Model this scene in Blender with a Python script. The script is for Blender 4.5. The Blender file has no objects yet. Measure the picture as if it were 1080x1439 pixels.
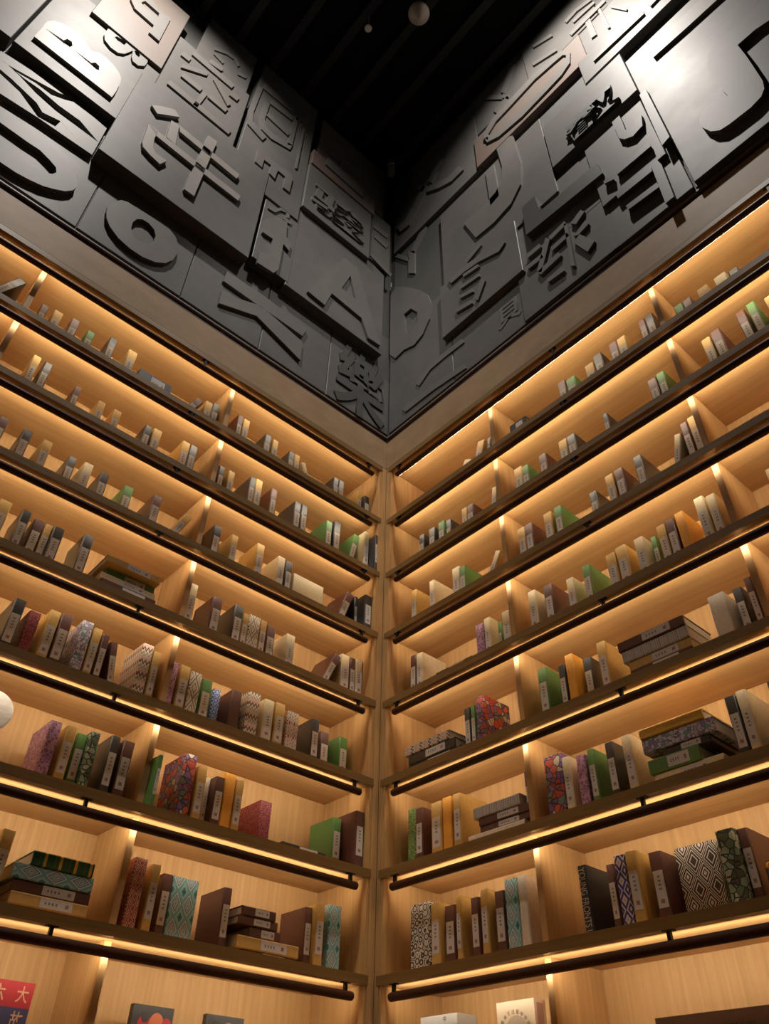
import bpy, math, random
from mathutils import Vector, Matrix
from mathutils.geometry import tessellate_polygon
random.seed(4)
C = bpy.context.scene.collection
SC = bpy.context.scene
Z0 = 4.2263            # height of the top shelf above the floor; shelves below it every 0.36 m
# ---------------------------------------------------------------- camera, world, lights, exposure
cam = bpy.data.objects.new('camera', bpy.data.cameras.new('camera')); C.objects.link(cam)
ya, pi_, ro = 0.85779, 0.71555, 0.02541
f = Vector((-math.sin(ya)*math.cos(pi_), math.cos(ya)*math.cos(pi_), math.sin(pi_)))
r = Vector((math.cos(ya), math.sin(ya), 0)); u = r.cross(f)
r2 = r*math.cos(ro)+u*math.sin(ro); u2 = -r*math.sin(ro)+u*math.cos(ro)
m = Matrix((r2, u2, -f)).transposed().to_4x4(); m.translation = (2.4243, -2.1033, Z0-2.7263)
cam.matrix_world = m
cam.data.sensor_fit = 'VERTICAL'; cam.data.sensor_height = 36; cam.data.lens = 1087.37*36/1439
cam.data.clip_start = 0.02; SC.camera = cam
w = bpy.data.worlds.new('world'); SC.world = w; w.use_nodes = True
w.node_tree.nodes['Background'].inputs[0].default_value = (1.0, 0.80, 0.55, 1)
w.node_tree.nodes['Background'].inputs[1].default_value = 0.012
SC.view_settings.view_transform = 'Standard'; SC.view_settings.look = 'None'
SC.view_settings.gamma = 1; SC.view_settings.exposure = 0.0; SC.view_settings.use_curve_mapping = False
def spot(name, loc, tgt, power, size, blend=1.0, col=(1, .93, .85), rad=.04):
    l = bpy.data.lights.new(name, 'SPOT'); l.energy = power; l.spot_size = math.radians(size); l.spot_blend = blend
    l.color = col; l.shadow_soft_size = rad
    o = bpy.data.objects.new(name, l); C.objects.link(o); o.location = loc
    o.rotation_euler = (Vector(tgt)-Vector(loc)).to_track_quat('-Z', 'Y').to_euler(); return o
spot('ceiling_spotlight', (1.22, -2.50, Z0+3.68), (0.0, -2.0, Z0+2.0), 370, 98)
spot('ceiling_spotlight', (2.10, -0.92, Z0+3.68), (1.72, 0.0, Z0+2.30), 290, 106)
LED = 48.0
LEDTILT = 10
# ---------------------------------------------------------------- materials
def N(nt, t, **k):
    n = nt.nodes.new(t)
    for a, b in k.items():
        if a.startswith('i'): n.inputs[int(a[1:])].default_value = b
        else: setattr(n, a, b)
    return n
def mat(name, col, rough=.5, metal=0, spec=.5, emit=None):
    m = bpy.data.materials.new(name); m.use_nodes = True; b = m.node_tree.nodes['Principled BSDF']
    b.inputs['Base Color'].default_value = (*col, 1); b.inputs['Roughness'].default_value = rough
    b.inputs['Metallic'].default_value = metal; b.inputs['Specular IOR Level'].default_value = spec
    if emit: b.inputs['Emission Color'].default_value = (*emit[0], 1); b.inputs['Emission Strength'].default_value = emit[1]
    return m
def ramp(nt, fac, stops, const=False):
    n = nt.nodes.new('ShaderNodeValToRGB'); cr = n.color_ramp
    if const: cr.interpolation = 'CONSTANT'
    while len(cr.elements) < len(stops): cr.elements.new(.5)
    for e, (p, c) in zip(cr.elements, stops): e.position = p; e.color = (*c, 1)
    nt.links.new(fac, n.inputs[0]); return n.outputs[0]
def coords(nt, scale=(1, 1, 1), kind='Object', rot=(0, 0, 0)):
    t = N(nt, 'ShaderNodeTexCoord'); mp = N(nt, 'ShaderNodeMapping'); mp.inputs['Scale'].default_value = scale
    mp.inputs['Rotation'].default_value = rot
    nt.links.new(t.outputs[kind], mp.inputs[0]); return mp.outputs[0]
def noisy(name, c1, c2, scale, rough=.5, bump=0, spec=.5, metal=0, detail=5, r2=None):
    m = mat(name, c1, rough, metal, spec); nt = m.node_tree; b = nt.nodes['Principled BSDF']
    n = N(nt, 'ShaderNodeTexNoise'); n.inputs['Scale'].default_value = 1; n.inputs['Detail'].default_value = detail
    n.inputs['Roughness'].default_value = .65
    nt.links.new(coords(nt, scale), n.inputs[0])
    nt.links.new(ramp(nt, n.outputs[0], [(.32, c1), (.68, c2)]), b.inputs['Base Color'])
    if bump:
        bp = N(nt, 'ShaderNodeBump'); bp.inputs['Strength'].default_value = bump; bp.inputs['Distance'].default_value = .002
        nt.links.new(n.outputs[0], bp.inputs['Height']); nt.links.new(bp.outputs[0], b.inputs['Normal'])
    if r2 is not None:
        mr = N(nt, 'ShaderNodeMapRange'); mr.inputs[3].default_value = rough; mr.inputs[4].default_value = r2
        nt.links.new(n.outputs[0], mr.inputs[0]); nt.links.new(mr.outputs[0], b.inputs['Roughness'])
    return m
M = {}
M['oak_v'] = noisy('oak_vertical_grain', (.48, .275, .105), (.61, .37, .155), (55, 55, 1.6), .5, .25, .35)
M['oak_h'] = noisy('oak_long_grain', (.45, .25, .095), (.55, .325, .13), (1.6, 45, 45), .5, .2, .35)
M['edge'] = noisy('oak_dark_edge', (.19, .105, .028), (.28, .16, .046), (1.5, 60, 60), .42, .2, .5)
M['header'] = noisy('oak_header_board', (.33, .215, .115), (.43, .29, .165), (5, 5, 8), .55, .1, .3)
M['rail'] = noisy('dark_walnut_tube', (.045, .014, .006), (.075, .026, .012), (3, 60, 60), .5, .1, .3)
M['trim'] = mat('dark_red_brown_trim', (.05, .016, .008), .5)
M['lip'] = mat('grey_trim_lip', (.22, .18, .16), .5)
M['iron'] = mat('black_iron', (.012, .010, .009), .45, .6)
M['panel'] = noisy('charcoal_plate', (.105, .100, .095), (.150, .142, .134), (2.4, 2.4, 2.4), .58, .0, .28, 0, 7, .44)
M['panel2'] = noisy('rusty_charcoal_plate', (.16, .105, .085), (.15, .135, .12), (1.8, 1.8, 1.8), .55, .0, .4, 0, 6)
M['letter'] = noisy('charcoal_letter', (.125, .118, .11), (.165, .155, .145), (3, 3, 3), .52, .0, .35, 0, 6)
M['letter_light'] = noisy('pale_steel_letter', (.24, .22, .205), (.31, .29, .275), (3, 3, 3), .5, .0, .35, 0, 6)
M['letter_dark'] = noisy('dark_grey_letter', (.055, .054, .052), (.075, .074, .07), (3, 3, 3), .5, .0, .4, 0, 6)
M['wallblack'] = noisy('black_backing', (.075, .075, .07), (.10, .10, .094), (2, 2, 2), .6, 0, .4)
M['ceil'] = mat('black_ceiling', (.006, .006, .005), .8, 0, .1)
M['beam'] = mat('black_slat', (.020, .019, .014), .5, 0, .25)
M['floor'] = noisy('dark_floor', (.045, .035, .025), (.06, .045, .03), (2, 20, 1), .4)
M['led'] = mat('led_diffuser', (1, 1, 1), .5, emit=((1, .86, .66), LED))
M['paper'] = noisy('page_edges', (.62, .56, .46), (.72, .66, .56), (400, 4, 4), .8)
M['white'] = mat('white_plastic', (.75, .70, .62), .5)
M['chrome'] = mat('chrome', (.8, .8, .78), .25, 1)
M['silicone'] = mat('silicone_bead', (.6, .58, .52), .2)
M['gold'] = mat('gold_foil', (.85, .60, .18), .25, 1)
def cloth(name, col, rough=.42, spec=.5):
    c2 = tuple(min(1, v*1.18+.004) for v in col)
    return noisy(name, col, c2, (90, 90, 90), rough, .05, spec)
M['k'] = cloth('black_cover', (.030, .030, .034), .36, .8)
M['m'] = cloth('maroon_cover', (.115, .042, .034), .40, .7)
M['t'] = cloth('mustard_cover', (.60, .38, .11), .45)
M['c'] = cloth('cream_cover', (.74, .63, .40), .5)
M['g'] = cloth('green_cover', (.115, .27, .075), .42)
M['o'] = cloth('orange_cover', (.85, .40, .05), .45)
M['y'] = cloth('yellow_cover', (.85, .55, .10), .45)
M['w'] = cloth('ivory_cover', (.74, .68, .57), .5)
M['navy'] = cloth('navy_cover', (.05, .04, .16), .45)
def uv(nt, su, sv):
    t = N(nt, 'ShaderNodeTexCoord'); s = N(nt, 'ShaderNodeSeparateXYZ'); nt.links.new(t.outputs['Object'], s.inputs[0])
    a = N(nt, 'ShaderNodeMath', operation='ADD'); nt.links.new(s.outputs[0], a.inputs[0]); nt.links.new(s.outputs[1], a.inputs[1])
    mu = N(nt, 'ShaderNodeMath', operation='MULTIPLY'); nt.links.new(a.outputs[0], mu.inputs[0]); mu.inputs[1].default_value = su
    mv = N(nt, 'ShaderNodeMath', operation='MULTIPLY'); nt.links.new(s.outputs[2], mv.inputs[0]); mv.inputs[1].default_value = sv
    return mu.outputs[0], mv.outputs[0]
def mth(nt, op, a, b=None):
    n = N(nt, 'ShaderNodeMath', operation=op)
    for i, x in enumerate((a, b)):
        if x is None: continue
        if isinstance(x, (int, float)): n.inputs[i].default_value = x
        else: nt.links.new(x, n.inputs[i])
    return n.outputs[0]
def tri(nt, x): return mth(nt, 'ABSOLUTE', mth(nt, 'SUBTRACT', mth(nt, 'FRACT', x), .5))   # 0..0.5
def pat_diamond(name, su, sv, stops, rough=.45):
    m = mat(name, (.5, .5, .5), rough); nt = m.node_tree; a, b = uv(nt, su, sv)
    d = mth(nt, 'ADD', tri(nt, a), tri(nt, b))
    nt.links.new(ramp(nt, d, stops, True), nt.nodes['Principled BSDF'].inputs['Base Color']); return m
def pat_zig(name, su, sv, amp, stops):
    m = mat(name, (.5, .5, .5), .5); nt = m.node_tree; a, b = uv(nt, su, sv)
    d = mth(nt, 'FRACT', mth(nt, 'ADD', b, mth(nt, 'MULTIPLY', tri(nt, a), amp)))
    nt.links.new(ramp(nt, d, stops, True), nt.nodes['Principled BSDF'].inputs['Base Color']); return m
def pat_cell(name, scale, stops, feature='F1', rand=1.0, line=None, out='Distance', rough=.45):
    m = mat(name, (.5, .5, .5), rough); nt = m.node_tree
    v = N(nt, 'ShaderNodeTexVoronoi', feature=feature); v.inputs['Scale'].default_value = scale; v.inputs['Randomness'].default_value = rand
    nt.links.new(coords(nt), v.inputs['Vector'])
    if out == 'Color':
        s = N(nt, 'ShaderNodeSeparateColor'); nt.links.new(v.outputs['Color'], s.inputs[0]); src = s.outputs[0]
    else: src = v.outputs['Distance']
    col = ramp(nt, src, stops, True)
    if line:
        e = N(nt, 'ShaderNodeTexVoronoi', feature='DISTANCE_TO_EDGE'); e.inputs['Scale'].default_value = scale; e.inputs['Randomness'].default_value = rand
        nt.links.new(coords(nt), e.inputs['Vector'])
        g = mth(nt, 'LESS_THAN', e.outputs['Distance'], line[0]); mx = N(nt, 'ShaderNodeMix', data_type='RGBA')
        nt.links.new(g, mx.inputs[0]); nt.links.new(col, mx.inputs[6]); mx.inputs[7].default_value = (*line[1], 1); col = mx.outputs[2]
    nt.links.new(col, nt.nodes['Principled BSDF'].inputs['Base Color']); return m
def pat_bands(name, sv, stops, metal=0, rough=.4):
    m = mat(name, (.5, .5, .5), rough, metal); nt = m.node_tree; a, b = uv(nt, 1, sv)
    nt.links.new(ramp(nt, mth(nt, 'FRACT', b), stops, True), nt.nodes['Principled BSDF'].inputs['Base Color']); return m
CR = (.78, .72, .60); DK = (.05, .035, .03)
M['Z'] = pat_zig('zigzag_cover', 68, 19, .62, [(0, CR), (.16, DK), (.28, (.55, .25, .18)), (.42, CR), (.55, (.70, .42, .32)), (.7, CR), (.82, (.25, .18, .12)), (.92, CR)])
M['D'] = pat_diamond('line_diamond_cover', 22, 11, [(0, CR), (.20, DK), (.25, CR), (.46, DK), (.52, CR), (.72, (.35, .2, .1)), (.77, CR)])
M['T'] = pat_diamond('turquoise_lattice_cover', 22, 13, [(0, (.16, .42, .44)), (.06, (.60, .68, .70)), (.14, (.30, .50, .54)), (.24, (.66, .72, .74)), (.29, (.08, .05, .08)), (.34, (.66, .74, .76)), (.44, (.22, .50, .52)), (.60, (.34, .60, .62)), (.74, (.68, .76, .78)), (.78, (.06, .32, .32)), (.92, (.05, .12, .18))])
M['B'] = pat_diamond('blue_lattice_cover', 60, 60, [(0, (.60, .68, .80)), (.18, (.09, .16, .48)), (.62, (.62, .70, .82)), (.8, (.09, .16, .48))])
M['P'] = pat_cell('purple_petal_cover', 85, [(0, (.42, .18, .36)), (.28, (.27, .09, .24)), (.5, (.50, .26, .44))], line=(.06, (.62, .40, .56)))
M['R'] = pat_cell('carved_red_cover', 110, [(0, (.48, .10, .13)), (.35, (.32, .05, .07)), (.6, (.55, .16, .18))], line=(.08, (.16, .02, .03)))
M['W'] = pat_cell('lilac_mosaic_cover', 80, [(0, (.68, .64, .75)), (.35, (.35, .28, .48)), (.55, (.75, .72, .78)), (.75, (.20, .48, .42)), (.88, (.62, .58, .72))], out='Color', line=(.05, (.18, .13, .2)))
M['A'] = pat_cell('bright_collage_cover', 42, [(0, (.55, .07, .05)), (.22, (.22, .10, .33)), (.42, (.16, .22, .18)), (.58, (.55, .45, .35)), (.72, (.60, .12, .07)), (.86, (.30, .15, .38))], out='Color', line=(.06, DK))
M['F'] = pat_cell('green_leaf_cover', 48, [(0, (.10, .14, .09)), (.25, (.30, .45, .32)), (.5, (.55, .62, .48)), (.7, (.16, .26, .18)), (.85, (.40, .52, .40))], out='Color', line=(.06, (.04, .05, .04)))
M['G2'] = pat_cell('peacock_green_cover', 95, [(0, (.03, .05, .10)), (.18, (.50, .55, .12)), (.36, (.08, .24, .09)), (.6, (.20, .34, .10))])
M['Q'] = pat_diamond('red_ornament_cover', 40, 17, [(0, (.50, .05, .08)), (.22, CR), (.40, (.30, .06, .07)), (.50, CR), (.66, (.45, .42, .40)), (.74, CR), (.88, (.50, .05, .08))])
M['V'] = pat_diamond('terracotta_tile_cover', 42, 30, [(0, (.70, .55, .42)), (.12, (.42, .09, .06)), (.28, (.72, .58, .45)), (.36, (.42, .09, .06)), (.60, (.72, .58, .45)), (.68, (.42, .09, .06))])
M['M'] = pat_cell('mosaic_star_cover', 40, [(0, (.70, .45, .06)), (.16, CR), (.30, (.07, .06, .07)), (.48, CR), (.62, (.10, .08, .07)), (.72, CR)], rand=.55)
M['N'] = pat_diamond('navy_white_ornament_cover', 30, 19, [(0, (.60, .22, .18)), (.07, (.74, .68, .66)), (.30, (.07, .06, .28)), (.52, (.72, .68, .68)), (.66, (.07, .06, .28)), (.86, (.70, .66, .62))])
M['K'] = pat_diamond('black_white_weave_cover', 18, 13, [(0, (.74, .70, .62)), (.09, DK), (.17, (.74, .70, .62)), (.24, DK), (.34, (.74, .70, .62)), (.39, DK), (.45, (.74, .70, .62)), (.49, DK), (.57, (.70, .66, .58)), (.62, DK), (.74, (.74, .70, .62)), (.80, DK)])
M['Y'] = cloth('matt_black_cover', (.035, .040, .045), .5)
M['G'] = pat_bands('green_leather_cover', 21, [(0, (.02, .11, .06)), (.12, (.75, .50, .10)), (.30, (.02, .11, .06)), (.55, (.10, .16, .05)), (.62, (.02, .11, .06))], .3, .3)
M['E'] = pat_bands('grey_printed_cover', 30, [(0, (.62, .58, .54)), (.15, (.25, .22, .21)), (.22, (.62, .58, .54)), (.38, (.30, .27, .26)), (.44, (.64, .60, .56)), (.60, (.35, .32, .33)), (.66, (.62, .58, .54)), (.85, (.40, .36, .34)), (.9, (.62, .58, .54))])
def label_mat():
    m = mat('printed_spine_label', (.8, .8, .8), .6); nt = m.node_tree
    t = N(nt, 'ShaderNodeTexCoord'); s = N(nt, 'ShaderNodeSeparateXYZ'); nt.links.new(t.outputs['Generated'], s.inputs[0])
    x, z = s.outputs[0], s.outputs[2]
    inx = mth(nt, 'LESS_THAN', mth(nt, 'ABSOLUTE', mth(nt, 'SUBTRACT', x, .5)), .15)
    rows = mth(nt, 'LESS_THAN', tri(nt, mth(nt, 'MULTIPLY', z, 9.0)), .26)
    band = mth(nt, 'LESS_THAN', mth(nt, 'ABSOLUTE', mth(nt, 'SUBTRACT', z, .67)), .22)
    nz = N(nt, 'ShaderNodeTexNoise'); nz.inputs['Scale'].default_value = 480; nt.links.new(coords(nt), nz.inputs[0])
    ink = mth(nt, 'MULTIPLY', mth(nt, 'MULTIPLY', inx, rows), mth(nt, 'MULTIPLY', band, mth(nt, 'GREATER_THAN', nz.outputs[0], .46)))
    sx = mth(nt, 'LESS_THAN', mth(nt, 'ABSOLUTE', mth(nt, 'SUBTRACT', x, .5)), .20)
    sz = mth(nt, 'LESS_THAN', mth(nt, 'ABSOLUTE', mth(nt, 'SUBTRACT', z, .17)), .055)
    seal = mth(nt, 'MULTIPLY', mth(nt, 'MULTIPLY', sx, sz), mth(nt, 'GREATER_THAN', nz.outputs[0], .42))
    a = N(nt, 'ShaderNodeMix', data_type='RGBA'); a.inputs[6].default_value = (.70, .66, .62, 1); a.inputs[7].default_value = (.12, .10, .09, 1)
    nt.links.new(ink, a.inputs[0])
    b = N(nt, 'ShaderNodeMix', data_type='RGBA'); b.inputs[7].default_value = (.30, .12, .10, 1)
    nt.links.new(seal, b.inputs[0]); nt.links.new(a.outputs[2], b.inputs[6])
    nt.links.new(b.outputs[2], nt.nodes['Principled BSDF'].inputs['Base Color']); return m
M['label'] = label_mat()
# ---------------------------------------------------------------- mesh helpers
class MB:
    def __init__(s): s.v = []; s.f = []
    def box(s, x0, x1, y0, y1, z0, z1):
        n = len(s.v); s.v += [(x, y, z) for z in (z0, z1) for x, y in ((x0, y0), (x1, y0), (x1, y1), (x0, y1))]
        s.f += [tuple(n+i for i in q) for q in ((3, 2, 1, 0), (4, 5, 6, 7), (0, 1, 5, 4), (1, 2, 6, 5), (2, 3, 7, 6), (3, 0, 4, 7))]; return s
    def prism_z(s, pts, z0, z1):
        n = len(s.v); k = len(pts); s.v += [(x, y, z0) for x, y in pts]+[(x, y, z1) for x, y in pts]
        for i in range(k): j = (i+1) % k; s.f.append((n+i, n+j, n+k+j, n+k+i))
        for t in tessellate_polygon([[Vector((x, y, 0)) for x, y in pts]]):
            s.f.append((n+t[0], n+t[1], n+t[2])); s.f.append((n+k+t[2], n+k+t[1], n+k+t[0]))
        return s
    def plate(s, rings, yf, yb):      # outline (with holes) in x,z; front face at yf, back at yb
        n = len(s.v); flat = [p for rg in rings for p in rg]; k = len(flat)
        s.v += [(x, yf, z) for x, z in flat]+[(x, yb, z) for x, z in flat]
        o = 0
        for rg in rings:
            L = len(rg)
            for i in range(L): j = (i+1) % L; s.f.append((n+o+i, n+o+j, n+k+o+j, n+k+o+i))
            o += L
        for t in tessellate_polygon([[Vector((x, z, 0)) for x, z in rg] for rg in rings]):
            s.f.append((n+t[0], n+t[1], n+t[2])); s.f.append((n+k+t[2], n+k+t[1], n+k+t[0]))
        return s
    def tube_x(s, x0, x1, y, z, r, k=14):
        n = len(s.v)
        prof = [(x0, r*.9), (x0+.004, r), (x1-.004, r), (x1, r*.9)]
        for x, rr in prof: s.v += [(x, y+rr*math.cos(2*math.pi*i/k), z+rr*math.sin(2*math.pi*i/k)) for i in range(k)]
        for a in range(3):
            for i in range(k): j = (i+1) % k; s.f.append((n+a*k+i, n+a*k+j, n+a*k+k+j, n+a*k+k+i))
        s.f.append(tuple(n+i for i in range(k))); s.f.append(tuple(n+3*k+i for i in reversed(range(k)))); return s
    def lathe(s, prof, k=20, axis='z', c=(0, 0, 0)):
        n = len(s.v)
        for h, rr in prof:
            for i in range(k):
                a = 2*math.pi*i/k; p = (rr*math.cos(a), rr*math.sin(a), h) if axis == 'z' else (rr*math.cos(a), h, rr*math.sin(a))
                s.v.append((p[0]+c[0], p[1]+c[1], p[2]+c[2]))
        for a in range(len(prof)-1):
            for i in range(k): j = (i+1) % k; s.f.append((n+a*k+i, n+a*k+j, n+a*k+k+j, n+a*k+k+i))
        s.f.append(tuple(n+i for i in range(k))); e = n+(len(prof)-1)*k; s.f.append(tuple(e+i for i in range(k))); return s
    def mesh(s, name, m, smooth=False):
        me = bpy.data.meshes.new(name); me.from_pydata(s.v, [], s.f); me.materials.append(m)
        import bmesh
        b = bmesh.new(); b.from_mesh(me); bmesh.ops.recalc_face_normals(b, faces=b.faces); b.to_mesh(me); b.free()
        if smooth:
            for p in me.polygons: p.use_smooth = len(p.vertices) == 4
        return me
    def obj(s, name, m, parent=None, smooth=False):
        o = bpy.data.objects.new(name, s.mesh(name, m, smooth)); C.objects.link(o)
        if parent: o.parent = parent
        return o
RZ = {'L': math.pi/2, 'R': 0.0}
def W(wl, x, y, z):      # wall frame (x along the wall to the right, y into the wall, z from the top shelf) to world
    return (-y, x, z+Z0) if wl == 'L' else (x, y, z+Z0)
def put(o, wl, x=0, y=0, z=0, ry=0, rx=0, yaw=0):
    o.location = W(wl, x, y, z); o.rotation_euler = (rx, ry, RZ[wl]+yaw); return o
def empty(name, wl, x, y, z, yaw=0):
    o = bpy.data.objects.new(name, None); o.empty_display_size = .05; C.objects.link(o); return put(o, wl, x, y, z, yaw=yaw)
def tag(o, label=None, cat=None, group=None, kind=None):
    if label: o['label'] = label
    if cat: o['category'] = cat
    if group: o['group'] = group
    if kind: o['kind'] = kind
    return o
def box(name, m, parent, x0, x1, y0, y1, z0, z1): return MB().box(x0, x1, y0, y1, z0, z1).obj(name, m, parent)
SIDE = {'L': 'left', 'R': 'right'}
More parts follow.
